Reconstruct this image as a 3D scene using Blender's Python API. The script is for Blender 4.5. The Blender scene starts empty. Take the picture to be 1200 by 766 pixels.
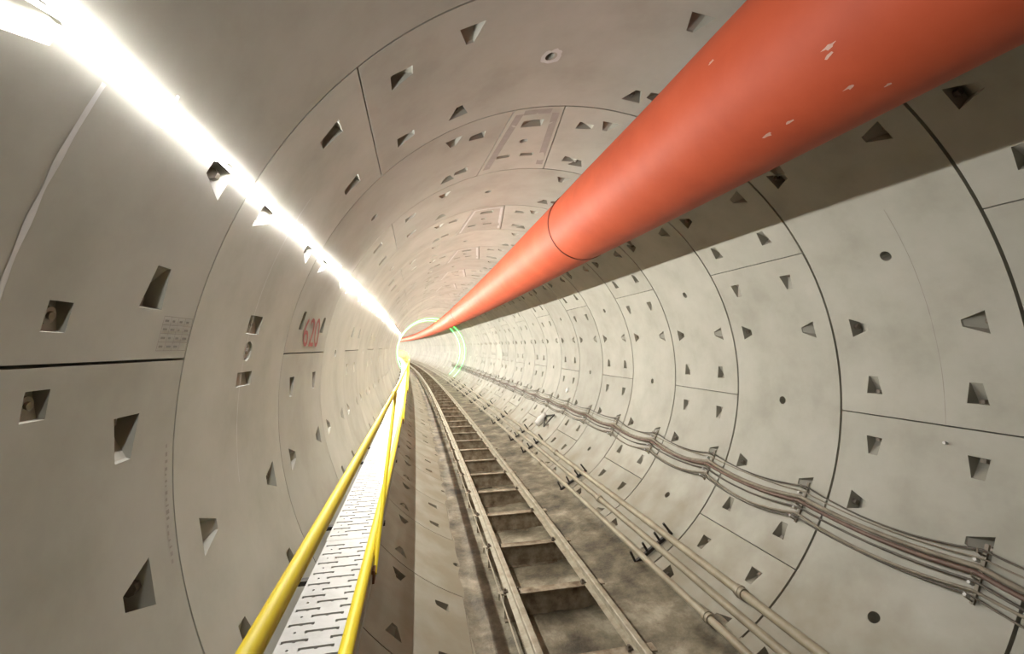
import bpy, math, random
from mathutils import Vector, noise, geometry

# ---------------------------------------------------------------- camera, light, exposure
scn = bpy.context.scene
COL = scn.collection
RT = 2.7            # inner radius of the lining
RC = 800.0          # radius of the bend (to the left)
S0, RW = 2.283, 1.5 # first visible ring joint, ring width
PI = math.pi

cam_d = bpy.data.cameras.new('camera')
cam = bpy.data.objects.new('camera', cam_d)
COL.objects.link(cam)
cam.location = (-1.6237, 0.0, 0.3834)
cam.rotation_euler = (PI/2 + 0.0906, 0.0, -0.2132)
cam_d.sensor_width = 36.0
cam_d.lens = 509.26/1200*36
cam_d.shift_x = -4.1655/1200
cam_d.shift_y = -22.9/1200
cam_d.clip_start = 0.02
cam_d.clip_end = 500
scn.camera = cam

wd = bpy.data.worlds.new('world'); scn.world = wd; wd.use_nodes = True
wd.node_tree.nodes['Background'].inputs[0].default_value = (0.5, 0.48, 0.45, 1)
wd.node_tree.nodes['Background'].inputs[1].default_value = 0.02
vs = scn.view_settings
vs.view_transform = 'Standard'; vs.look = 'None'; vs.gamma = 1.0; vs.exposure = 0.0
vs.use_curve_mapping = False

LED_RUNS = [(0.95, 5.0, 530.0), (5.0, 14.0, 1450.0), (14.0, 140.0, 1600.0)]   # start, end, strength
LED_COLORS = [(0.975, 0.975, 0.965), (1.0, 0.975, 0.905), (1.0, 0.975, 0.905)]
LED_COLOR = LED_COLORS[0]
GREEN_STRENGTH = 7.0
ALB = 0.78          # scales every base colour down, so less light bounces into shadows

random.seed(7)

# ---------------------------------------------------------------- helpers
def P(x, s, z):
    """tunnel coordinates (right, along, up) -> world"""
    a = s/RC
    return ((RC+x)*math.cos(a) - RC, (RC+x)*math.sin(a), z)

def wallp(s, deg, r=RT):
    t = math.radians(deg)
    return P(r*math.sin(t), s, r*math.cos(t))

class MB:
    def __init__(self): self.v = []; self.f = []; self.m = []
    def face(self, pts, m=0):
        n = len(self.v); self.v += [tuple(p) for p in pts]
        self.f.append(tuple(range(n, n+len(pts)))); self.m.append(m)
    def tube(self, pts, r, n=10, m=0, cap=True):
        pts = [Vector(p) for p in pts]; k0 = len(self.v); N = len(pts)
        up0 = None
        for i, p in enumerate(pts):
            t = (pts[min(i+1, N-1)] - pts[max(i-1, 0)]).normalized()
            up = Vector((0, 0, 1)) if abs(t.z) < 0.95 else Vector((0, 1, 0))
            a = t.cross(up).normalized(); b = a.cross(t)
            rr = r[i] if isinstance(r, (list, tuple)) else r
            for j in range(n):
                w = 2*PI*j/n
                self.v.append(tuple(p + a*(rr*math.cos(w)) + b*(rr*math.sin(w))))
        for i in range(N-1):
            for j in range(n):
                j2 = (j+1) % n
                self.f.append((k0+i*n+j, k0+i*n+j2, k0+(i+1)*n+j2, k0+(i+1)*n+j)); self.m.append(m)
        if cap:
            self.f.append(tuple(k0+j for j in range(n))[::-1]); self.m.append(m)
            self.f.append(tuple(k0+(N-1)*n+j for j in range(n))); self.m.append(m)
    def sweep(self, prof, ss, m=0, close=True, cap=True, fn=P):
        """prof: list of (x,z) swept along the tunnel"""
        k0 = len(self.v); n = len(prof)
        for s in ss:
            for (x, z) in prof: self.v.append(fn(x, s, z))
        for i in range(len(ss)-1):
            for j in range(n if close else n-1):
                j2 = (j+1) % n
                self.f.append((k0+i*n+j, k0+(i+1)*n+j, k0+(i+1)*n+j2, k0+i*n+j2))
                self.m.append(m[j] if isinstance(m, (list, tuple)) else m)
        if cap and close:
            mm = m[0] if isinstance(m, (list, tuple)) else m
            self.f.append(tuple(k0+j for j in range(n))); self.m.append(mm)
            self.f.append(tuple(k0+(len(ss)-1)*n+j for j in range(n))[::-1]); self.m.append(mm)
    def box(self, c, sx, sy, sz, m=0, ax=None):
        c = Vector(c); X, Y, Z = ax or (Vector((1,0,0)), Vector((0,1,0)), Vector((0,0,1)))
        q = [c + X*(a*sx/2) + Y*(b*sy/2) + Z*(d*sz/2) for d in (-1,1) for a, b in ((-1,-1),(1,-1),(1,1),(-1,1))]
        k = len(self.v); self.v += [tuple(p) for p in q]
        for f in ((3,2,1,0),(4,5,6,7),(0,1,5,4),(1,2,6,5),(2,3,7,6),(3,0,4,7)):
            self.f.append(tuple(k+i for i in f)); self.m.append(m)
    def mesh(self, name, mats, smooth=False, angle=40):
        me = bpy.data.meshes.new(name)
        me.from_pydata(self.v, [], self.f)
        for mt in (mats if isinstance(mats, (list, tuple)) else [mats]): me.materials.append(mt)
        me.polygons.foreach_set('material_index', self.m)
        if smooth:
            me.polygons.foreach_set('use_smooth', [True]*len(me.polygons))
            me.set_sharp_from_angle(angle=math.radians(angle))
        me.update()
        return me
    def build(self, name, mats, parent=None, smooth=False, angle=40):
        o = bpy.data.objects.new(name, self.mesh(name, mats, smooth, angle))
        COL.objects.link(o)
        if parent is not None: o.parent = parent; o.matrix_parent_inverse = parent.matrix_world.inverted() if False else o.matrix_parent_inverse
        return o

def empty(name, loc=(0,0,0), rz=0.0):
    o = bpy.data.objects.new(name, None); o.empty_display_size = 0.1
    o.location = loc; o.rotation_euler = (0,0,rz); COL.objects.link(o)
    return o

def tag(o, label=None, cat=None, group=None, kind=None):
    if label: o['label'] = label
    if cat: o['category'] = cat
    if group: o['group'] = group
    if kind: o['kind'] = kind
    return o

def copy_tree(o, parent=None):
    c = o.copy(); COL.objects.link(c)
    if parent is not None: c.parent = parent
    for ch in list(o.children): copy_tree(ch, c)
    return c

def place(o, s, x=0.0, z=0.0):
    o.location = P(x, s, z); o.rotation_euler = (0, 0, s/RC)

def frange(a, b, st):
    n = max(1, int(round((b-a)/st))); return [a+(b-a)*i/n for i in range(n+1)]

ORD = ['first','second','third','fourth','fifth','sixth','seventh','eighth','ninth','tenth','eleventh','twelfth']

# ---------------------------------------------------------------- materials
def newmat(name):
    m = bpy.data.materials.new(name); m.use_nodes = True
    nt = m.node_tree; b = nt.nodes['Principled BSDF']
    return m, nt, b

def N(nt, t, **kw):
    n = nt.nodes.new(t)
    for k, v in kw.items(): setattr(n, k, v)
    return n

def ramp(nt, fac, stops):
    r = N(nt, 'ShaderNodeValToRGB'); e = r.color_ramp.elements
    e[0].position, e[0].color = stops[0][0], (*stops[0][1], 1)
    e[1].position, e[1].color = stops[-1][0], (*stops[-1][1], 1)
    for p, c in stops[1:-1]:
        x = e.new(p); x.color = (*c, 1)
    nt.links.new(fac, r.inputs[0]); return r.outputs[0]

def noise_mat(name, stops, scale=4.0, detail=6, rough=0.7, bump=0.1, bscale=60.0, metallic=0.0, rand=0.0, coords='Object', rdist=0.6, stretch=None, spec=0.5, dirt=False):
    m, nt, b = newmat(name)
    stops = [(p, tuple(q*ALB for q in c)) for p, c in stops]
    tc = N(nt, 'ShaderNodeTexCoord'); oi = N(nt, 'ShaderNodeObjectInfo')
    co = tc.outputs[coords]
    ad = N(nt, 'ShaderNodeVectorMath', operation='ADD')
    mu = N(nt, 'ShaderNodeMath', operation='MULTIPLY'); mu.inputs[1].default_value = 37.0
    nt.links.new(oi.outputs['Random'], mu.inputs[0]); nt.links.new(co, ad.inputs[0]); nt.links.new(mu.outputs[0], ad.inputs[1])
    co = ad.outputs[0]
    if stretch:
        mp = N(nt, 'ShaderNodeMapping'); mp.inputs['Scale'].default_value = stretch
        nt.links.new(co, mp.inputs[0]); co2 = mp.outputs[0]
    else: co2 = co
    n1 = N(nt, 'ShaderNodeTexNoise'); n1.inputs['Scale'].default_value = scale; n1.inputs['Detail'].default_value = detail; n1.inputs['Roughness'].default_value = rdist
    nt.links.new(co2, n1.inputs['Vector'])
    c = ramp(nt, n1.outputs['Fac'], stops)
    if rand:
        hs = N(nt, 'ShaderNodeHueSaturation')
        mr = N(nt, 'ShaderNodeMapRange'); mr.inputs[3].default_value = 1-rand; mr.inputs[4].default_value = 1+rand
        nt.links.new(oi.outputs['Random'], mr.inputs[0]); nt.links.new(mr.outputs[0], hs.inputs['Value']); nt.links.new(c, hs.inputs['Color']); c = hs.outputs[0]
    if dirt:      # brown dust settled on the invert, ragged at its upper edge
        sx = N(nt, 'ShaderNodeSeparateXYZ'); nt.links.new(tc.outputs['Object'], sx.inputs[0])
        n3 = N(nt, 'ShaderNodeTexNoise'); n3.inputs['Scale'].default_value = 2.3; n3.inputs['Detail'].default_value = 8
        nt.links.new(co, n3.inputs['Vector'])
        m1 = N(nt, 'ShaderNodeMath', operation='MULTIPLY_ADD'); m1.inputs[1].default_value = 1.6
        nt.links.new(n3.outputs['Fac'], m1.inputs[0]); nt.links.new(sx.outputs['Z'], m1.inputs[2])
        mr2 = N(nt, 'ShaderNodeMapRange'); mr2.inputs[1].default_value = -.65; mr2.inputs[2].default_value = -1.75; mr2.inputs[3].default_value = 0; mr2.inputs[4].default_value = .75
        nt.links.new(m1.outputs[0], mr2.inputs[0])
        mx = N(nt, 'ShaderNodeMix', data_type='RGBA'); nt.links.new(mr2.outputs[0], mx.inputs[0]); nt.links.new(c, mx.inputs[6])
        mx.inputs[7].default_value = (.235*ALB, .185*ALB, .11*ALB, 1); c = mx.outputs[2]
    nt.links.new(c, b.inputs['Base Color'])
    b.inputs['Roughness'].default_value = rough; b.inputs['Metallic'].default_value = metallic
    b.inputs['Specular IOR Level'].default_value = spec
    if bump:
        n2 = N(nt, 'ShaderNodeTexNoise'); n2.inputs['Scale'].default_value = bscale; n2.inputs['Detail'].default_value = 5
        nt.links.new(co, n2.inputs['Vector'])
        bp = N(nt, 'ShaderNodeBump'); bp.inputs['Strength'].default_value = bump; bp.inputs['Distance'].default_value = 0.02
        nt.links.new(n2.outputs['Fac'], bp.inputs['Height']); nt.links.new(bp.outputs[0], b.inputs['Normal'])
    return m

M = {}
M['concrete'] = noise_mat('precast_concrete', [(0.25,(.385,.37,.305)),(0.5,(.485,.467,.395)),(0.75,(.55,.532,.46))], scale=1.6, detail=9, rough=0.62, bump=0.018, bscale=45, rand=0.10, spec=0.35, dirt=True)
M['backing'] = noise_mat('joint_gasket', [(0.3,(.06,.055,.05)),(0.7,(.09,.085,.075))], rough=0.9, bump=0)
M['mortar_light'] = noise_mat('pale_mortar', [(0.3,(.62,.61,.58)),(0.7,(.70,.69,.66))], scale=12, rough=0.8, bump=0)
M['mortar_dark'] = noise_mat('grey_mortar', [(0.3,(.33,.30,.26)),(0.7,(.38,.35,.31))], scale=12, rough=0.8, bump=0)
M['nut'] = noise_mat('bolt_steel', [(0.3,(.20,.16,.12)),(0.7,(.38,.34,.29))], scale=20, rough=0.5, metallic=0.6, bump=0)
M['mud'] = noise_mat('brown_mud', [(0.34,(.055,.045,.028)),(0.45,(.145,.12,.078)),(0.54,(.235,.20,.135)),(0.68,(.44,.39,.29))], scale=2.2, detail=10, rough=0.6, bump=0.5, bscale=30, rdist=0.65)
M['rail'] = noise_mat('dusty_rail_steel', [(0.3,(.30,.25,.17)),(0.5,(.44,.39,.29)),(0.75,(.56,.51,.40))], scale=9, detail=8, rough=0.5, metallic=0.25, bump=0.15, bscale=70)
M['sleeper'] = noise_mat('rusty_sleeper_steel', [(0.32,(.14,.09,.05)),(0.5,(.30,.235,.155)),(0.7,(.46,.40,.30))], scale=7, detail=8, rough=0.75, metallic=0.15, bump=0.25, bscale=60, rand=.1)
M['clip'] = noise_mat('dark_clip_steel', [(0.3,(.09,.065,.045)),(0.7,(.20,.16,.11))], scale=15, rough=0.7, bump=0)
M['pipe'] = noise_mat('dusty_pipe_steel', [(0.3,(.27,.22,.145)),(0.55,(.38,.325,.225)),(0.75,(.47,.42,.31))], scale=3.5, detail=8, rough=0.5, bump=0.1, bscale=40, rand=.05)
M['bracket'] = noise_mat('black_bracket_steel', [(0.3,(.02,.017,.013)),(0.7,(.06,.05,.04))], scale=14, rough=0.7, bump=0)
M['galv'] = noise_mat('galvanised_deck', [(0.3,(.40,.39,.355)),(0.5,(.49,.48,.445)),(0.75,(.55,.54,.51))], scale=6, detail=7, rough=0.5, bump=0.05, bscale=60)
M['yellow'] = noise_mat('yellow_paint', [(0.28,(.96,.73,.02)),(0.5,(1.0,.79,.025)),(0.75,(1.04,.83,.04))], scale=3, detail=6, rough=0.5, bump=0.02, spec=.3)
M['rustred'] = noise_mat('red_rust', [(0.3,(.13,.045,.02)),(0.7,(.26,.11,.05))], scale=20, rough=0.8, bump=0.1)
M['duct'] = noise_mat('orange_duct_cloth', [(0.25,(.57,.09,.035)),(0.5,(.65,.11,.042)),(0.75,(.71,.13,.055))], scale=2.2, detail=5, rough=0.6, spec=.3, bump=0.05, bscale=9)
M['band'] = noise_mat('dark_red_band', [(0.3,(.20,.03,.015)),(0.7,(.27,.05,.025))], scale=10, rough=0.6, bump=0)
M['scuff'] = noise_mat('pale_scuff', [(0.3,(.75,.42,.33)),(0.7,(.85,.58,.48))], scale=30, rough=0.8, bump=0)
M['cable_black'] = noise_mat('black_cable_sheath', [(0.3,(.07,.06,.045)),(0.7,(.17,.145,.11))], scale=8, rough=0.5, bump=0)
M['cable_dusty'] = noise_mat('dusty_cable_sheath', [(0.3,(.22,.185,.135)),(0.7,(.38,.33,.25))], scale=8, rough=0.6, bump=0)
M['cable_red'] = noise_mat('dark_red_cable_sheath', [(0.3,(.12,.06,.045)),(0.7,(.23,.15,.11))], scale=8, rough=0.5, bump=0)
M['white'] = noise_mat('white_plastic', [(0.3,(.72,.71,.68)),(0.7,(.80,.79,.76))], scale=8, rough=0.4, bump=0)
M['sack'] = noise_mat('white_sack', [(0.3,(.66,.65,.60)),(0.7,(.80,.79,.75))], scale=8, rough=0.8, bump=0.2)
M['paint_red'] = noise_mat('red_stencil_paint', [(0.3,(.32,.06,.05)),(0.7,(.42,.11,.09))], scale=14, rough=0.8, bump=0)
M['paint_grey'] = noise_mat('grey_stencil_paint', [(0.3,(.20,.185,.16)),(0.7,(.28,.26,.23))], scale=14, rough=0.8, bump=0)
M['pale_panel'] = noise_mat('whitewash', [(0.3,(.58,.55,.49)),(0.7,(.64,.61,.55))], scale=5, rough=0.8, bump=0)

def emis(name, col, st):
    m = bpy.data.materials.new(name); m.use_nodes = True; nt = m.node_tree
    b = nt.nodes['Principled BSDF']
    b.inputs['Base Color'].default_value = (.8,.8,.8,1)
    b.inputs['Emission Color'].default_value = (*col, 1)
    b.inputs['Emission Strength'].default_value = st
    return m

# ---------------------------------------------------------------- precast lining
RINGS = range(-4, 92)
GAP = 0.011
GAPU = 0.018
DEEP = 0.15

def inpoly(u, v, poly):
    c = False; n = len(poly); j = n-1
    for i in range(n):
        (a, b), (d, e) = poly[i], poly[j]
        if (b > v) != (e > v) and u < (d-a)*(v-b)/(e-b)+a: c = not c
        j = i
    return c

def seg_mesh(name, ea, eb, pockets):
    """ea, eb: edge angles (deg) as (at u=0, at u=RW).  pockets: dicts with poly [(u,v)], depth list, nut."""
    g = GAP/2
    va = lambda u: math.radians(ea[0]+(ea[1]-ea[0])*u/RW)*RT + g
    vb = lambda u: math.radians(eb[0]+(eb[1]-eb[0])*u/RW)*RT - g
    u0, u1 = GAPU/2, RW-GAPU/2
    nv = max(3, int((vb(0)-va(0))/0.085)); us = [u0+(u1-u0)*i/6 for i in range(7)]
    outline = []
    for i in range(nv): outline.append((u0, va(u0)+(vb(u0)-va(u0))*i/nv))
    for i in range(6): outline.append((us[i], vb(us[i])))
    for i in range(nv): outline.append((u1, vb(u1)+(va(u1)-vb(u1))*i/nv))
    for i in range(6): outline.append((us[6-i], va(us[6-i])))
    co = list(outline); ed = [(i, (i+1) % len(outline)) for i in range(len(outline))]
    for p in pockets:
        k = len(co); co += p['poly']; n = len(p['poly'])
        ed += [(k+i, k+(i+1) % n) for i in range(n)]
    def near(u, v):
        for p in pockets:
            for (a, b) in p['poly']:
                if abs(a-u) < 0.012 and abs(b-v) < 0.012: return True
            if inpoly(u, v, p['poly']): return True
        return False
    for i in range(1, 6):
        for j in range(1, nv):
            u = us[i]; v = va(u)+(vb(u)-va(u))*j/nv
            if not near(u, v): co.append((u, v))
    vv, ee, ff, *_ = geometry.delaunay_2d_cdt([Vector(c) for c in co], ed, [], 0, 1e-5)
    mb = MB(); wallv = []
    def X(u, v, d=0.0):
        t = v/RT; r = RT+d
        return (r*math.sin(t), u, r*math.cos(t))
    for q in vv: mb.v.append(X(q[0], q[1]))
    nw = 0
    for f in ff:
        cu = sum(vv[i][0] for i in f)/3; cv = sum(vv[i][1] for i in f)/3
        if any(inpoly(cu, cv, p['poly']) for p in pockets): continue
        a, b, c = (vv[i] for i in f)
        ar = (b[0]-a[0])*(c[1]-a[1])-(b[1]-a[1])*(c[0]-a[0])
        if abs(ar) < 1e-9: continue
        # normal must point inward (towards the axis)
        mb.f.append(tuple(f) if ar > 0 else tuple(reversed(f))); mb.m.append(0); nw += 1
    # check orientation on the first face
    f = mb.f[0]; p0, p1, p2 = (Vector(mb.v[i]) for i in f)
    nrm = (p1-p0).cross(p2-p0); mid = (p0+p1+p2)/3
    if nrm.x*mid.x + nrm.z*mid.z > 0: mb.f = [tuple(reversed(f)) for f in mb.f]
    # groove walls
    n = len(outline)
    for i in range(n):
        a = outline[i]; b = outline[(i+1) % n]
        mb.face([X(*a), X(*b), X(*b, DEEP), X(*a, DEEP)])
    # pockets
    for p in pockets:
        po = p['poly']; dp = p['depth']; n = len(po)
        cu = sum(a for a, b in po)/n; cv = sum(b for a, b in po)/n
        sh = p.get('shrink', 0.93)
        fl = [X(cu+(a-cu)*sh, cv+(b-cv)*sh, d) for (a, b), d in zip(po, dp)]
        for i in range(n):
            j = (i+1) % n
            mb.face([X(*po[i]), X(*po[j]), fl[j], fl[i]])
        mb.face(fl)
        if 'nut' in p:
            (u, v, d), (du, dv), r = p['nut']
            A = Vector(X(u, v, d)); B = Vector(X(u+du, v+dv, d)); mb.tube([A, B], r, 8, 1)
        if 'boss' in p:
            u, v, d, r, h = p['boss']
            A = Vector(X(u, v, d)); B = Vector(X(u, v, d-h)); mb.tube([A, B], r, 14, 0)
            mb.tube([B, Vector(X(u, v, d-h-0.008))], r*0.45, 8, 1)
    me = mb.mesh(name, [M['concrete'], M['nut']])
    nl = []
    for pi, poly in enumerate(me.polygons):
        if pi < nw:
            poly.use_smooth = True
            for li in poly.loop_indices:
                c = me.vertices[me.loops[li].vertex_index].co
                w = Vector((-c.x, 0, -c.z)).normalized(); nl.append(w)
        else:
            for li in poly.loop_indices: nl.append(poly.normal.copy())
    me.normals_split_custom_set(nl)
    return me

def lp(deg, far):      # wedge pocket at a ring joint (wide side faces the joint)
    v = math.radians(deg)*RT
    a, b = (0.205, 0.372) if not far else (RW-0.205, RW-0.372)
    po = [(a, v-0.093), (a, v+0.093), (b, v+0.028), (b, v-0.028)]
    d = 1 if not far else -1
    return dict(poly=po, depth=[.125, .125, .012, .012], nut=((a+d*.004, v, .06), (d*.032, 0), .026))

def jp(vj, sgn, u):     # wedge pocket beside a segment joint
    a, b = vj+sgn*0.205, vj+sgn*0.372
    po = [(u-0.073, a), (u+0.073, a), (u+0.043, b), (u-0.043, b)]
    return dict(poly=po, depth=[.125, .125, .012, .012], nut=((u, a+sgn*.004, .06), (0, sgn*.032), .026))

def hole(deg, u=0.75, r=0.047, d=0.13):
    v = math.radians(deg)*RT
    po = [(u+r*math.cos(2*PI*i/16), v+r*math.sin(2*PI*i/16)) for i in range(16)]
    return dict(poly=po, depth=[d]*16, shrink=0.97)

def rectp(u, v, w, h, boss=True, dep=.045):
    po = [(u-w/2, v-h/2), (u+w/2, v-h/2), (u+w/2, v+h/2), (u-w/2, v+h/2)]
    p = dict(poly=po, depth=[.02, .02, dep, dep], shrink=0.96)
    if boss: p['boss'] = (u, v, .035, .026, .014)
    return p

LONG = [5.6, 41.5, 77.7, 113.7, 149.7, 185.6, 221.6, -101.5, -65.9, -29.9]

def ring_segments(kind, special=None):
    """list of meshes of one ring"""
    if kind == 1:
        k0, k1 = (-17.3, -21.0), (-6.5, -2.0)
        spans = [((-156.4,)*2, (-83.0,)*2), ((-83.0,)*2, k0), (k0, k1), (k1, (59.4,)*2), ((59.4,)*2, (131.6,)*2), ((131.6,)*2, (203.6,)*2)]
        kc = -11.8
    else:
        k0, k1 = (19.0, 14.9), (29.8, 33.9)
        spans = [((-120.2,)*2, (-47.0,)*2), ((-47.0,)*2, k0), (k0, k1), (k1, (95.8,)*2), ((95.8,)*2, (167.8,)*2), ((167.8,)*2, (239.8,)*2)]
        kc = 24.4
    out = []
    for i, (ea, eb) in enumerate(spans):
        ps = []
        at = lambda e, u: math.radians(e[0]+(e[1]-e[0])*u/RW)*RT
        if i == 2:
            c = math.radians(kc)*RT
            ps.append(rectp(.31, c, .14, .22, False, .09)); ps.append(hole(kc, .70))
            ps.append(rectp(1.06, c-.165, .075, .16, False, .09)); ps.append(rectp(1.06, c+.125, .075, .16, False, .09))
        else:
            lo = (ea[0]+ea[1])/2; hi = (eb[0]+eb[1])/2
            for d in LONG:
                for dd in (d, d-360, d+360):
                    if lo+6 < dd < hi-6: ps += [lp(dd, False), lp(dd, True)]
            for u in (.35, 1.155):
                ps.append(jp(at(ea, u), 1, u)); ps.append(jp(at(eb, u), -1, u))
            ps.append(hole((lo+hi)/2))
            if special == 'near' and i == 1 and kind == 1:
                ps.append(rectp(.735, -3.768, .088, .092))
            if special == 'near' and i == 0 and kind == 1:
                ps.append(rectp(.735, -4.025, .085, .088))
            if special == 'near' and i == 0 and kind == 0:
                ps = [p for p in ps if len(p['poly']) != 16]
                ps.append(rectp(.76, -3.717, .21, .118)); ps.append(rectp(.76, -4.056, .23, .086, False))
                h = hole(-82.4, .745, .062, .02); h['boss'] = (.745, math.radians(-82.4)*RT, .02, .045, .012); ps.append(h)
        out.append(seg_mesh('lining_segment', ea, eb, ps))
    return out

MESH = {0: ring_segments(0), 1: ring_segments(1), 'n0': ring_segments(0, 'near'), 'n1': ring_segments(1, 'near')}
ring_roots = {}
for k in RINGS:
    r = empty('tunnel_ring'); place(r, S0+k*RW)
    tag(r, kind='structure')
    ring_roots[k] = r
    key = k % 2
    if k == -1: key = 'n1'
    if k == 0: key = 'n0'
    for me in MESH[key]:
        o = bpy.data.objects.new('lining_segment', me); COL.objects.link(o); o.parent = r

mb = MB()
prof = [(2.84*math.sin(2*PI*i/72), 2.84*math.cos(2*PI*i/72)) for i in range(72)]
mb.sweep(prof, frange(S0-4*RW, S0+92*RW, 1.5), cap=False)
tag(mb.build('backing_shell', M['backing']), kind='structure')  # dark shell added behind the rings to stop light leaking through joints

# thin mortar streaks on the two nearest rings
def streak(k, u, d0, d1, w, mat, r=RT-0.0015, jit=0.0012):
    mb = MB(); prev = None
    for d in frange(d0, d1, 0.6):
        uu = u + jit*noise.noise(Vector((d*.21, k, u)))*2; ww = w*(0.75+0.5*noise.noise(Vector((d*.5, 3, k))))
        t = math.radians(d); a = (r*math.sin(t), uu-ww/2, r*math.cos(t)); b = (r*math.sin(t), uu+ww/2, r*math.cos(t))
        if prev: mb.face([prev[0], prev[1], b, a])
        prev = (a, b)
    return mb.build('mortar_streak', mat, ring_roots[k])
streak(-1, .538, -84, -66.2, .022, M['mortar_light'])
streak(0, .70, -99, -60, .008, M['mortar_light'])
streak(0, .575, 55, 96, .006, M['mortar_dark'])

# cement bands and pale outlines around the key segments, plaster round one grout hole
def patch(k, quad, mat, name, n=6, r=RT-.0012):
    mb = MB()
    (a, b, c, d) = quad
    X = lambda u, v: (r*math.sin(v/RT), u, r*math.cos(v/RT))
    for i in range(n):
        for j in range(n):
            def q(x, y): return X(*[(a[t]*(1-x)+b[t]*x)*(1-y)+(d[t]*(1-x)+c[t]*x)*y for t in (0, 1)])
            mb.face([q(i/n, j/n), q((i+1)/n, j/n), q((i+1)/n, (j+1)/n), q(i/n, (j+1)/n)])
    return mb.build(name, mat, ring_roots[k])
patch(1, ((.10, -.78), (.10, -.70), (1.36, -.84), (1.36, -.93)), M['mortar_dark'], 'cement_band')
patch(1, ((.12, -.40), (.12, -.325), (1.36, -.15), (1.36, -.235)), M['mortar_dark'], 'cement_band')
patch(1, ((.04, -.70), (.04, -.42), (.13, -.42), (.13, -.70)), M['mortar_dark'], 'cement_band')
for k in (3, 5, 7, 9):
    patch(k, ((.10, -.80), (.10, -.77), (1.40, -.90), (1.40, -.94)), M['mortar_light'], 'pale_outline')
    patch(k, ((.10, -.36), (.10, -.32), (1.40, -.14), (1.40, -.18)), M['mortar_light'], 'pale_outline')
    patch(k, ((.10, -.77), (.10, -.36), (.14, -.36), (.14, -.77)), M['mortar_light'], 'pale_outline')
mb = MB(); pv = None; cv = math.radians(-14.6)*RT
for j in range(25):
    w = 2*PI*j/24; r1 = .085+.025*noise.noise(Vector((math.cos(w)*2, math.sin(w)*2, 1)))
    X = lambda u, v: ((RT-.0012)*math.sin(v/RT), u, (RT-.0012)*math.cos(v/RT))
    c = (X(.75+.049*math.cos(w), cv+.049*math.sin(w)), X(.75+r1*math.cos(w), cv+r1*math.sin(w)))
    if pv: mb.face([pv[0], pv[1], c[1], c[0]])
    pv = c
mb.build('plaster_ring', M['mortar_light'], ring_roots[0])

# ---------------------------------------------------------------- mud on the invert
def wall_z(x): return -math.sqrt(max(0.0, RT*RT-x*x))
mb = MB(); nx = 46; ss = frange(-3.5, 112, 0.09); kk = 0
for s in ss:
    e0 = -1.10+.13*noise.noise(Vector((0, s*1.05, 4)))+.06*noise.noise(Vector((0, s*2.7, 9)))
    e1 = 1.37+.05*noise.noise(Vector((3, s*1.1, 1)))
    for i in range(nx+1):
        x = e0+(e1-e0)*i/nx
        z = -2.50+0.10*max(0, (x+.3)/1.55)**2 + .028*noise.noise(Vector((x*2.2, s*1.6, 0))) + .018*noise.noise(Vector((x*7, s*6, 2)))
        film = wall_z(x)+.005
        if i in (0, nx): z = wall_z(x)-.01
        mb.v.append(P(x, s, max(z, film) if i not in (0, nx) else z))
for a in range(len(ss)-1):
    for i in range(nx):
        q = a*(nx+1)+i; mb.f.append((q, q+1, q+nx+2, q+nx+1)); mb.m.append(0)
tag(mb.build('floor', M['mud'], smooth=True, angle=80), kind='structure')

# ---------------------------------------------------------------- LED light strips on the left shoulder
TH_LED = -64.9
def led_profile(r_in=RT-.024, r_out=RT-.004, w=.026):
    pr = []
    for r, dv in ((r_out, -w/2), (r_in, -w/2), (r_in, w/2), (r_out, w/2)):
        t = math.radians(TH_LED)+dv/RT; pr.append((r*math.sin(t), r*math.cos(t)))
    return pr
runs = [('nearest run of the white light strip, brightest at the upper left', 'nearest'), ('middle run of the white light strip, beyond the red number', 'middle'), ('far run of the white light strip, ending where the tunnel bends', 'far')]
for (a, b, st), (lab, _), LED_COLOR in zip(LED_RUNS, runs, LED_COLORS):
    t = empty('led_light_strip', wallp(a, TH_LED, RT-.004))
    tag(t, lab, 'light', 'white light strips on the left wall')
    off = Vector(t.location)
    mb = MB(); ss = frange(a+.01, b-.01, 1.0)
    fn = lambda x, s, z: tuple(Vector(P(x, s, z))-off)
    mb.sweep(led_profile(RT-.008, RT-.003, .010), ss, m=0, fn=fn)
    mb.build('light_diffuser', emis('led_diffuser', LED_COLOR, st), t)
    mb = MB(); mb.sweep(led_profile(RT-.003, RT-.0005, .015), ss, m=0, fn=fn)
    mb.build('mounting_channel', M['white'], t)
    for s in frange(a+.6, min(b, 16)-.4, 1.3):
        mb = MB(); A = Vector(wallp(s, TH_LED+1.3, RT-.012))-off; B = Vector(wallp(s+.015, TH_LED-1.2, RT-.012))-off
        mb.tube([A, B], .005, 6); mb.build('mounting_clip', M['white'], t)
# second short strand near the camera
t = empty('led_light_strip', wallp(0.95, -66.0)); off = Vector(t.location)
mb = MB(); mb.tube([Vector(wallp(s, d, RT-.02))-off for s, d in ((0.9,-65.9),(1.0,-65.75),(1.08,-65.4),(1.14,-65.1))], .006, 8)
mb.build('light_cord', emis('led_cord', LED_COLOR, 14.0), t)
tag(t, 'short loose tail of light strip at the upper left corner', 'light')

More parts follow.
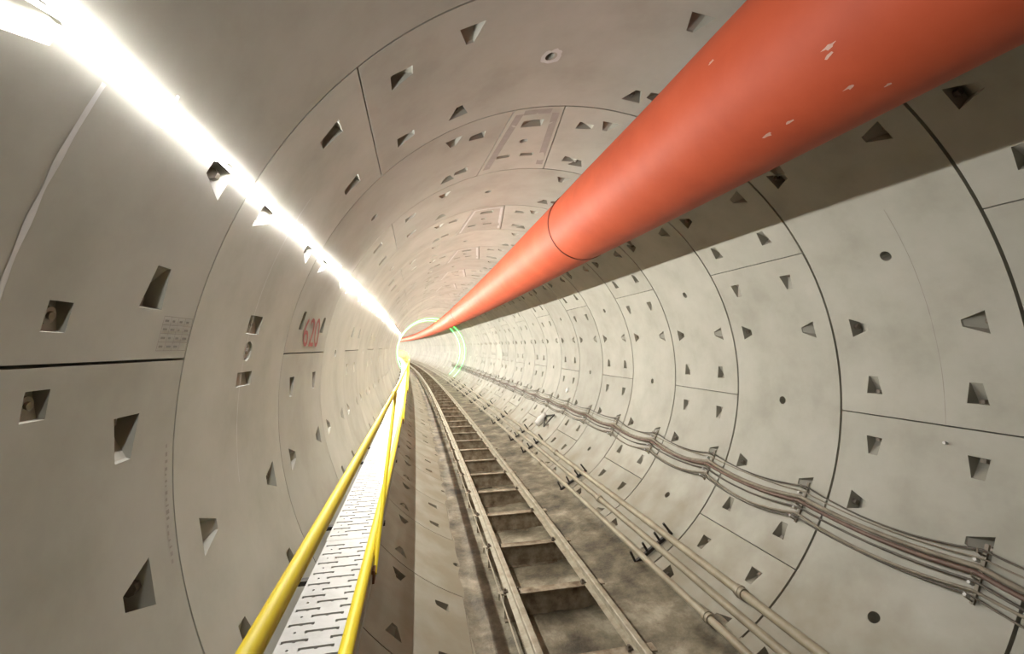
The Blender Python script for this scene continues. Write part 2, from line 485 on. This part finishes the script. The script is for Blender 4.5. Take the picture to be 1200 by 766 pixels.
# ---------------------------------------------------------------- ventilation duct
DX, DZ, DR = .392, 1.949, .453
ducts = [(-3.0, 5.2, 'near section of the orange ventilation duct with pale scuffs, up to the clamp ring', .0),
         (5.2, 20.0, 'second section of the orange ventilation duct, beyond the clamp ring', .0),
         (20.0, 35.0, 'third, small-looking section of the orange ventilation duct before the bend', -.008),
         (35.0, 112.0, 'last section of the orange ventilation duct, vanishing round the bend', -.012)]
dgg_n = lambda w: w
for i, (a, b, lab, dr) in enumerate(ducts):
    t = empty('ventilation_duct', P(DX, a, DZ)); off = Vector(t.location)
    tag(t, lab, 'duct', 'orange ventilation duct sections')
    mb = MB(); ss = frange(a, b, .2); n = 56; k0 = 0
    for s in ss:
        edge = min(1, (s-a)/.12, (b-s)/.12) if i != 0 else min(1, (b-s)/.12)
        for j in range(n):
            w = 2*PI*j/n
            r = DR+dr+.006*noise.noise(Vector((math.cos(w)*1.2, math.sin(w)*1.2, s*.7)))-.006*(1-max(0, edge))
            sag = -.015*math.sin(PI*((s-a)/(b-a)))
            mb.v.append(tuple(Vector(P(DX+r*math.sin(w), s, DZ+sag+r*math.cos(w)))-off))
    for q in range(len(ss)-1):
        for j in range(n):
            j2 = (j+1) % n; mb.f.append((q*n+j, q*n+j2, (q+1)*n+j2, (q+1)*n+j)); mb.m.append(0)
    mb.build('duct_sleeve', M['duct'], t, smooth=True, angle=60)
    if i < 3:
        mb = MB(); pr = [(r, ds) for r, ds in ((DR-.008, -.016), (DR+.004, -.012), (DR+.004, .012), (DR-.008, .016))]
        for j in range(n):
            w = 2*PI*j/n
            for r, ds in pr: mb.v.append(tuple(Vector(P(DX+r*math.sin(w), b+ds, DZ+r*math.cos(w)))-off))
        for j in range(n):
            j2 = (j+1) % n
            for q in range(3): mb.f.append((j*4+q, j*4+q+1, j2*4+q+1, j2*4+q)); mb.m.append(0)
        mb.build('clamp_band', M['band'], t, smooth=True)
    if i == 0:
        for s, dg, sz in ((1.41,-129,.03),(1.435,-133,.02),(1.46,-155,.022),(1.37,-167,.017),(1.78,-154,.02),(1.92,-154,.024),(2.02,-85,.02)):
            mb = MB(); pts = []
            for j in range(9):
                w = 2*PI*j/9; rr = sz*(.35+.75*random.random())
                dgg = math.radians(dg)+rr*.55*math.cos(w)/DR
                sv = s+rr*1.6*math.sin(w); rv = DR+.002+.006*noise.noise(Vector((math.cos(dgg_n(dgg))*1.2, math.sin(dgg_n(dgg))*1.2, sv*.7))); sg = -.015*math.sin(PI*((sv-a)/(b-a)))
                pts.append(tuple(Vector(P(DX+rv*math.sin(dgg), sv, DZ+sg+rv*math.cos(dgg)))-off))
            mb.face(pts); mb.build('pale_scuff', M['scuff'], t)

# ---------------------------------------------------------------- green ring lights far away
for s, lab in ((35.6, 'nearer of the two green light rings far down the tunnel'), (38.6, 'farther of the two green light rings far down the tunnel')):
    t = empty('green_ring_light', P(0, s, 0), s/RC); tag(t, lab, 'light', 'green light rings')
    mb = MB(); n = 90; rr = []
    for j in range(n):
        d = math.radians(-139+277*j/(n-1))
        rr.append(((RT-.03)*math.sin(d), 0, (RT-.03)*math.cos(d)))
    mb.tube(rr, .028, 8); mb.build('light_tube', emis('green_led', (.035, 1.0, .085), GREEN_STRENGTH), t)
    for dg in (-120, -60, 0, 60, 120):
        mb = MB(); d = math.radians(dg); mb.tube([((RT-.06)*math.sin(d), 0, (RT-.06)*math.cos(d)), ((RT+.0)*math.sin(d), 0, (RT+.0)*math.cos(d))], .018, 6)
        mb.build('mounting_clip', M['white'], t)

# ---------------------------------------------------------------- track
ZR = -2.12
SL = [1.52+1.1*i for i in range(-3, 78)]
def rail_prof(xc):
    pts = [(-.030, -.004), (-.024, 0), (.024, 0), (.030, -.004), (.034, -.03), (.009, -.038), (.009, -.098), (.06, -.106), (.06, -.113), (-.06, -.113), (-.06, -.106), (-.009, -.098), (-.009, -.038), (-.034, -.03)]
    return [(xc+a, ZR+b) for a, b in pts]
for xc, lab in ((-.615, 'left steel rail, next to the bare concrete invert'), (.265, 'right steel rail, next to the muddy strip')):
    t = empty('rail', P(xc, 0, ZR-.113)); off = Vector(t.location); tag(t, lab, 'rail', 'track rails')
    mb = MB(); mb.sweep(rail_prof(xc), frange(-3, 112, .5), fn=lambda x, s, z: tuple(Vector(P(x, s, z))-off))
    mb.build('rail_bar', M['rail'], t)
    for s in SL:
        if s > 45: break
        for sd in (-1, 1):
            mb = MB(); mb.box(Vector(P(xc+sd*.062, s, ZR-.103))-off, .05, .05, .024); mb.box(Vector(P(xc+sd*.068, s, ZR-.085))-off, .022, .022, .03)
            mb.build('rail_clip', M['clip'], t)
proto = None
ns = 0
for i, s in enumerate(SL):
    if proto is None:
        t = proto = empty('steel_sleeper')
        mb = MB(); x0, x1 = -.70, .44; zt = -2.233
        mb.box(((x0+x1)/2, 0, zt-.006), x1-x0, .105, .012)
        mb.box(((x0+x1)/2, 0, zt-.142), x1-x0-.02, .014, .26)
        mb.box(((x0+x1)/2, 0, zt-.268), x1-x0-.02, .10, .012)
        mb.build('beam', M['sleeper'], t)
        for x in (-.50, .16):
            mb = MB(); mb.box((x, 0, zt-.276), .14, .16, .02); mb.build('foot', M['sleeper'], t)
        mb = MB(); mb.box((x0-.025, 0, zt-.004), .06, .05, .02); mb.box((x0-.05, 0, zt-.03), .014, .05, .06); mb.build('end_clip', M['rail'], t)
    else:
        t = copy_tree(proto)
    place(t, s)
    v = i-4   # index 4 is the first whole one in view
    ii = sum(1 for q in SL[:i] if q > 3.0)
    if s <= 3.0: lab = 'dusty steel sleeper below the bottom edge of the picture'
    elif ii < 12: lab = '%s dusty steel sleeper between the rails, counted from the camera' % ORD[ii]
    else: lab = 'dusty steel sleeper far along the track, one of the small ones near the bend'
    tag(t, lab, 'sleeper', 'steel sleepers under the rails' if 3.0 < s and ii < 12 else ('far steel sleepers' if s > 3 else 'nearest steel sleepers'))

t = empty('steel_conduit', P(-.735, 0, -2.24)); off = Vector(t.location)
tag(t, 'thin conduit clipped along the outer side of the left rail', 'conduit')
mb = MB(); mb.tube([Vector(P(-.735+.006*noise.noise(Vector((s*.6, 0, 0))), s, -2.235))-off for s in frange(-3, 90, .5)], .009, 8)
mb.build('conduit_tube', M['pipe'], t, smooth=True, angle=60)

# ---------------------------------------------------------------- pipes along the right invert
PIPES = [(151.7, 2.62, .038, 'lowest of the three dusty pipes, next to the mud', [4.1]),
         (146.9, 2.62, .042, 'middle of the three dusty pipes along the right invert', [7.2]),
         (142.6, 2.63, .045, 'uppermost of the three dusty pipes, against the wall', [4.05])]
for dg, r, rad, lab, cpl in PIPES:
    t = empty('steel_pipe', wallp(0, dg, r)); off = Vector(t.location); tag(t, lab, 'pipe', 'pipes along the right invert')
    mb = MB(); mb.tube([Vector(wallp(s, dg+.25*noise.noise(Vector((s*.25, dg, 0))), r))-off for s in frange(-3, 112, .6)], rad, 14)
    mb.build('pipe_wall', M['pipe'], t, smooth=True, angle=60)
    for c in cpl+[c+6.0*j for c in cpl for j in range(1, 7)]:
        d2 = dg+.25*noise.noise(Vector((c*.25, dg, 0)))
        mb = MB(); mb.tube([Vector(wallp(c-.05, d2, r))-off, Vector(wallp(c+.05, d2, r))-off], rad+.013, 14)
        mb.tube([Vector(wallp(c-.012, d2, r))-off, Vector(wallp(c+.012, d2, r))-off], rad+.02, 14)
        mb.build('pipe_coupling', M['pipe'] if dg > 143 else M['rail'], t, smooth=True)
BR = [2.3, 5.45, 8.44, 11.53, 13.05, 16.0, 19.0, 22.0, 25.0, 28.0, 31.0, 34.0]
proto = None
for i, s in enumerate(BR):
    if proto is None:
        t = proto = empty('pipe_bracket')
        mb = MB(); pts = []
        for d in frange(154.6, 140.6, .7):
            q = math.radians(d); pts.append((q,))
        pv = None
        for (q,) in pts:
            c = [Vector((r*math.sin(q), y, r*math.cos(q))) for r, y in ((RT-.002, -.02), (RT-.042, -.02), (RT-.042, .02), (RT-.002, .02))]
            if pv:
                for a in range(4): mb.face([pv[a], pv[(a+1) % 4], c[(a+1) % 4], c[a]])
            else: mb.face(c)
            pv = c
        mb.face(pv[::-1]); mb.build('base_bar', M['bracket'], t)
        for d in (154.0, 149.5, 144.8, 140.9):
            q = math.radians(d)
            mb = MB(); mb.tube([(r*math.sin(q), 0, r*math.cos(q)) for r in (RT-.03, 2.515)], .016, 8); mb.build('peg', M['bracket'], t)
    else: t = copy_tree(proto)
    place(t, s)
    lab = ('black bracket under the three pipes, just below the picture' if i == 0 else
           '%s black bracket holding the three pipes, counted from the camera' % ORD[i-1] if i < 9 else 'tiny far black bracket holding the three pipes near the bend')
    tag(t, lab, 'bracket', 'black pipe brackets')

# ---------------------------------------------------------------- cables on the right wall
HK = [S0+(k+.155)*RW for k in range(-2, 27)]
CAB = [  # angle at the hook, sag, radius, wall offset, material, label
    (114.3, 1.5, .0085, .045, 'cable_black', 'topmost thin black cable on the right wall'),
    (115.6, 1.1, .0065, .040, 'cable_dusty', 'very thin dusty cable just under the topmost black one'),
    (117.0, 1.7, .021, .055, 'cable_dusty', 'thick dusty cable at the top of the sagging bundle'),
    (118.0, 1.4, .020, .060, 'cable_red', 'thick reddish brown cable in the middle of the sagging bundle'),
    (119.3, 1.5, .011, .050, 'cable_black', 'black cable under the thick reddish brown cable'),
    (120.7, 1.7, .012, .048, 'cable_dusty', 'dusty cable in the lower pair on the wall hooks'),
    (121.5, 1.6, .008, .045, 'cable_black', 'lowest thin black cable on the right wall'),
]
for ci, (d0, sag, rad, offw, mt, lab) in enumerate(CAB):
    pts = []
    for a, b in zip(HK[:-1], HK[1:]):
        j = (.6+.75*random.random())*(1 if a < 8 else .6); rr = .3*random.random()
        nn = 10 if a < 14 else 5
        for i in range(nn):
            tt = i/nn; pts.append((a+(b-a)*tt, d0+sag*j*4*tt*(1-tt)+rr*.5*math.sin(2*PI*tt)))
    t0 = wallp(0, d0)
    mb = MB(); mb.tube([wallp(s, d, RT-offw+.02*math.sin(PI*0)) for s, d in pts], rad, 8)
    o = mb.build('wall_cable', M[mt], None, smooth=True, angle=80)
    tag(o, lab, 'cable', 'cables on the right wall')
proto = None
for i, s in enumerate(HK):
    if proto is None:
        t = proto = empty('cable_hook')
        mb = MB(); pv = None
        for d in frange(113.2, 122.6, .6):
            q = math.radians(d)
            c = [Vector((r*math.sin(q), y, r*math.cos(q))) for r, y in ((RT-.001, -.012), (RT-.02, -.012), (RT-.02, .012), (RT-.001, .012))]
            if pv:
                for a in range(4): mb.face([pv[a], pv[(a+1) % 4], c[(a+1) % 4], c[a]])
            else: mb.face(c)
            pv = c
        mb.face(pv[::-1]); mb.build('wall_strap', M['cable_dusty'], t)
        for d in (115.0, 118.9, 122.2):
            q = math.radians(d)
            mb = MB(); mb.tube([(r*math.sin(q), 0, r*math.cos(q)) for r in (RT-.015, RT-.095)]+[(( RT-.1)*math.sin(q-.012), 0, (RT-.1)*math.cos(q-.012))], .007, 6)
            mb.build('hook_arm', M['cable_dusty'], t)
        for d in (116.2, 119.9, 121.9):
            q = math.radians(d)
            mb = MB(); mb.tube([(r*math.sin(q), 0, r*math.cos(q)) for r in (RT-.06, RT-.105)], .012, 8); mb.build('white_insulator', M['white'], t)
    else: t = copy_tree(proto)
    place(t, s)
    ii = i-2
    lab = ('cable hook on the right wall, just outside the picture' if ii < 0 else
           '%s cable hook on the right wall, counted from the camera' % ORD[ii] if ii < 9 else 'tiny far cable hook on the right wall towards the bend')
    tag(t, lab, 'hook', 'cable hooks')

# ---------------------------------------------------------------- walkway
ZW = -1.10; XL, XR = -2.30, -1.905; PL = 3.06; SW = .66
def deck_mesh():
    w = (XR-XL)-.004; L = PL-.02
    out = [(-w/2, .02), (w/2, .02), (w/2, L), (-w/2, L)]
    polys = []
    def slot(cx, cy, ln, th=.0085, e=.015):
        h = ln/2
        return [(cx-h, cy-e), (cx-h+.014, cy-e), (cx-h+.014, cy-th), (cx-.008, cy-th), (cx-.008, cy-e), (cx+.008, cy-e), (cx+.008, cy-th), (cx+h-.014, cy-th), (cx+h-.014, cy-e), (cx+h, cy-e),
                (cx+h, cy+th), (cx-h, cy+th)]
    y = .09; row = 0
    while y < L-.05:
        if row % 2 == 0:
            polys.append(slot(-.118, y, .13)); polys.append(slot(.118, y, .13))
        else:
            polys.append(slot(0, y, .17))
            for x in (-.135, .135): polys.append([(x+.008*math.cos(PI/3*i), y+.008*math.sin(PI/3*i)) for i in range(6)])
        y += .0685; row += 1
    co = list(out); ed = [(i, (i+1) % 4) for i in range(4)]
    for p in polys:
        k = len(co); co += p; ed += [(k+i, k+(i+1) % len(p)) for i in range(len(p))]
    vv, ee, ff, *_ = geometry.delaunay_2d_cdt([Vector(c) for c in co], ed, [], 0, 1e-6)
    mb = MB(); bb = [(min(a for a, b in p), max(a for a, b in p), min(b for a, b in p), max(b for a, b in p), p) for p in polys]
    for q in vv: mb.v.append((q[0], q[1], 0))
    for f in ff:
        cu = sum(vv[i][0] for i in f)/3; cv = sum(vv[i][1] for i in f)/3
        if any(a <= cu <= b and c <= cv <= d and inpoly(cu, cv, p) for a, b, c, d, p in bb): continue
        a, b, c = (vv[i] for i in f)
        ar = (b[0]-a[0])*(c[1]-a[1])-(b[1]-a[1])*(c[0]-a[0])
        mb.f.append(tuple(f) if ar > 0 else tuple(reversed(f))); mb.m.append(0)
    for p in polys:
        for i in range(len(p)):
            a, b = p[i], p[(i+1) % len(p)]
            mb.face([(*a, 0), (*b, 0), (*b, -.018), (*a, -.018)])
    return mb
proto = None; i = 0
for j in range(-1, 24):
    s = SW+PL*j
    if proto is None:
        t = proto = empty('walkway_plank')
        deck_mesh().build('perforated_plate', M['galv'], t)
        w = XR-XL
        for sd in (-1, 1):
            mb = MB(); mb.box((sd*(w/2-.004), PL/2, -.028), .008, PL-.02, .054); mb.build('edge_flange', M['galv'], t)
        for y in (.012, PL-.012):
            mb = MB(); mb.box((0, y, -.02), w-.01, .012, .04); mb.build('end_flange', M['galv'], t)
        for y in (.45, PL-.45):
            mb = MB(); mb.box((-.045, y, -.07), w+.11, .05, .03)
            mb.tube([(w/2-.03, y, -.085), (-.21, y, -.34)], .016, 6); mb.build('support_arm', M['bracket'], t)
    else: t = copy_tree(proto)
    place(t, s, (XL+XR)/2, ZW)
    if j < 0: lab, g = 'perforated walkway plank behind the camera', 'walkway planks behind the camera'
    elif j < 6: lab, g = ['perforated walkway plank nearest the camera, at the bottom edge', 'second perforated walkway plank, beyond the first cross seam', 'third perforated walkway plank, beyond the second cross seam', 'fourth perforated walkway plank, where the yellow rails close up', 'fifth perforated walkway plank, between the converging yellow rails', 'sixth perforated walkway plank, mostly behind the yellow rails'][j], 'walkway planks'
    else: lab, g = 'far perforated walkway plank hidden between the yellow rails', 'far walkway planks'
    tag(t, lab, 'walkway', g)

# yellow guardrail along the open side of the walkway
t = empty('guardrail', P(-1.9, 0, ZW)); off = Vector(t.location)
tag(t, 'yellow pipe guardrail along the open side of the walkway', 'railing')
sR = frange(-3, 90, .5)
mb = MB(); mb.tube([Vector(P(-1.88, s, -.10))-off for s in sR], .0195, 16); mb.build('top_rail', M['yellow'], t, smooth=True, angle=60)
mb = MB(); mb.tube([Vector(P(-1.938, s, -1.037))-off for s in sR], .034, 16); mb.build('toe_rail', M['yellow'], t, smooth=True, angle=60)
for j in range(0, 14):
    s = 3.18+2*PL*j
    mb = MB(); mb.tube([Vector(P(-1.893, s, ZW-.02))-off, Vector(P(-1.862, s+1.6, -.10))-off], .016, 12); mb.build('brace', M['yellow'], t, smooth=True, angle=60)
    mb = MB(); mb.box(Vector(P(-1.897, s-.01, ZW-.02))-off, .02, .08, .08); mb.build('rusty_clamp', M['rustred'], t)
    mb = MB(); mb.tube([Vector(P(-1.88, s+1.55, -.10))-off, Vector(P(-1.88, s+1.65, -.10))-off], .026, 12); mb.build('rail_sleeve', M['yellow'], t, smooth=True, angle=60)

# ---------------------------------------------------------------- painted marks on the left wall
def quadmap(TL, TR, BR_, BL):
    def f(x, y):   # x 0..1 left-right, y 0..1 bottom-top
        top = (TL[0]+(TR[0]-TL[0])*x, TL[1]+(TR[1]-TL[1])*x); bot = (BL[0]+(BR_[0]-BL[0])*x, BL[1]+(BR_[1]-BL[1])*x)
        return (bot[0]+(top[0]-bot[0])*y, bot[1]+(top[1]-bot[1])*y)
    return f
def onwall(k, u, v, r=RT-.004):
    return wallp(S0+k*RW+u, math.degrees(v/RT), r)
fc = bpy.data.curves.new('number', 'FONT'); fc.body = '620'; fc.size = 1.0; fc.resolution_u = 6
fo = bpy.data.objects.new('number', fc); COL.objects.link(fo)
bpy.context.view_layer.update()
me = bpy.data.meshes.new_from_object(fo.evaluated_get(bpy.context.evaluated_depsgraph_get()))
bpy.data.objects.remove(fo)
xs = [v.co.x for v in me.vertices]; ys = [v.co.y for v in me.vertices]
qm = quadmap((.40, -3.595), (.985, -3.560), (1.14, -3.856), (.52, -3.852))
for v in me.vertices:
    u, w = qm((v.co.x-min(xs))/(max(xs)-min(xs)), (v.co.y-min(ys))/(max(ys)-min(ys)))
    v.co = onwall(1, u, w)
me.materials.clear(); me.materials.append(M['paint_red'])
o = bpy.data.objects.new('ring_number', me); COL.objects.link(o)
tag(o, 'red stencilled ring number 620 on the left wall', 'number')

mb = MB()
def wq(k, u0, u1, v0, v1, r=RT-.003): mb.face([onwall(k, u0, v0, r), onwall(k, u1, v0, r), onwall(k, u1, v1, r), onwall(k, u0, v1, r)])
U0, U1, V0, V1 = 1.262, 1.488, -3.872, -3.728
for i in range(5): v = V0+(V1-V0)*i/4; wq(-1, U0, U1, v-.0009, v+.0009)
for u in (U0, U0+.055, U0+.11, U0+.165, U1): wq(-1, u-.001, u+.001, V0, V1)
for r_ in range(4):
    for c_ in range(4):
        if random.random() < .85:
            u = U0+.055*c_+.012; v = V0+(V1-V0)*(r_+.5)/4; wq(-1, u, u+.018+.02*random.random(), v-.005, v+.004)
o = mb.build('inspection_table', M['paint_grey']); tag(o, 'faint grey printed table on the left wall above the dark joint', 'marking')
mb = MB(); v = -4.28
while v > -4.78:
    h = .006+.012*random.random(); wq(-1, 1.437, 1.443+.018*random.random(), v-h, v); v -= h+.012+.01*random.random()
o = mb.build('faint_stamp_column', M['mortar_dark']); tag(o, 'faint vertical column of tiny marks beside the nearest left ring joint', 'marking')

# ---------------------------------------------------------------- small things on the right wall
t = empty('triangular_stand', wallp(12.1, 128)); off = Vector(t.location)
tag(t, 'small dark triangular steel stand leaning low on the right wall', 'stand')
A, B, C_ = (Vector(wallp(s, d, r))-off for s, d, r in ((12.55, 128.0, 2.66), (11.85, 125.2, 2.62), (11.9, 134.5, 2.60)))
for a, b in ((A, B), (B, C_), (A, C_)):
    mb = MB(); mb.tube([a, b], .022, 6); mb.build('bar', M['bracket'], t)
mb = MB(); c = Vector(wallp(12.55, 131.5, RT-.085)); nlat, nlon = 10, 16; ids = []
n_in = -Vector((math.sin(math.radians(131.5)), 0, math.cos(math.radians(131.5)))); ty = Vector((0, 1, 0)); tx = ty.cross(n_in)
for i in range(nlat+1):
    th = PI*i/nlat
    for j in range(nlon):
        ph = 2*PI*j/nlon
        sq = lambda q: math.copysign(abs(q)**.55, q)
        d = tx*(sq(math.cos(th))*.20)+ty*(sq(math.sin(th)*math.cos(ph))*.13)+n_in*(math.sin(th)*math.sin(ph)*.085)
        d *= 1+.30*noise.noise(d*11); mb.v.append(tuple(c+d))
for i in range(nlat):
    for j in range(nlon):
        j2 = (j+1) % nlon; mb.f.append((i*nlon+j, i*nlon+j2, (i+1)*nlon+j2, (i+1)*nlon+j)); mb.m.append(0)
o = mb.build('white_sack', M['sack'], smooth=True, angle=180); tag(o, 'white sack beside the dark triangular stand on the right wall', 'sack')

mb = MB(); d = 108.2; mb.tube([wallp(11.9, d, RT), wallp(11.9, d, RT-.03), wallp(11.9, d, RT-.045)], [.075, .075, .04], 18)
o = mb.build('white_wall_cap', M['white'], smooth=True, angle=30); tag(o, 'round white cap high above the cables on the right wall', 'cap')
mb = MB(); mb.tube([wallp(2.85, 98.8, RT), wallp(2.85, 98.8, RT-.03)], .012, 8)
o = mb.build('anchor_bolt', M['white'], smooth=True, angle=30); tag(o, 'tiny pale anchor bolt below the long joint at the far right', 'bolt')
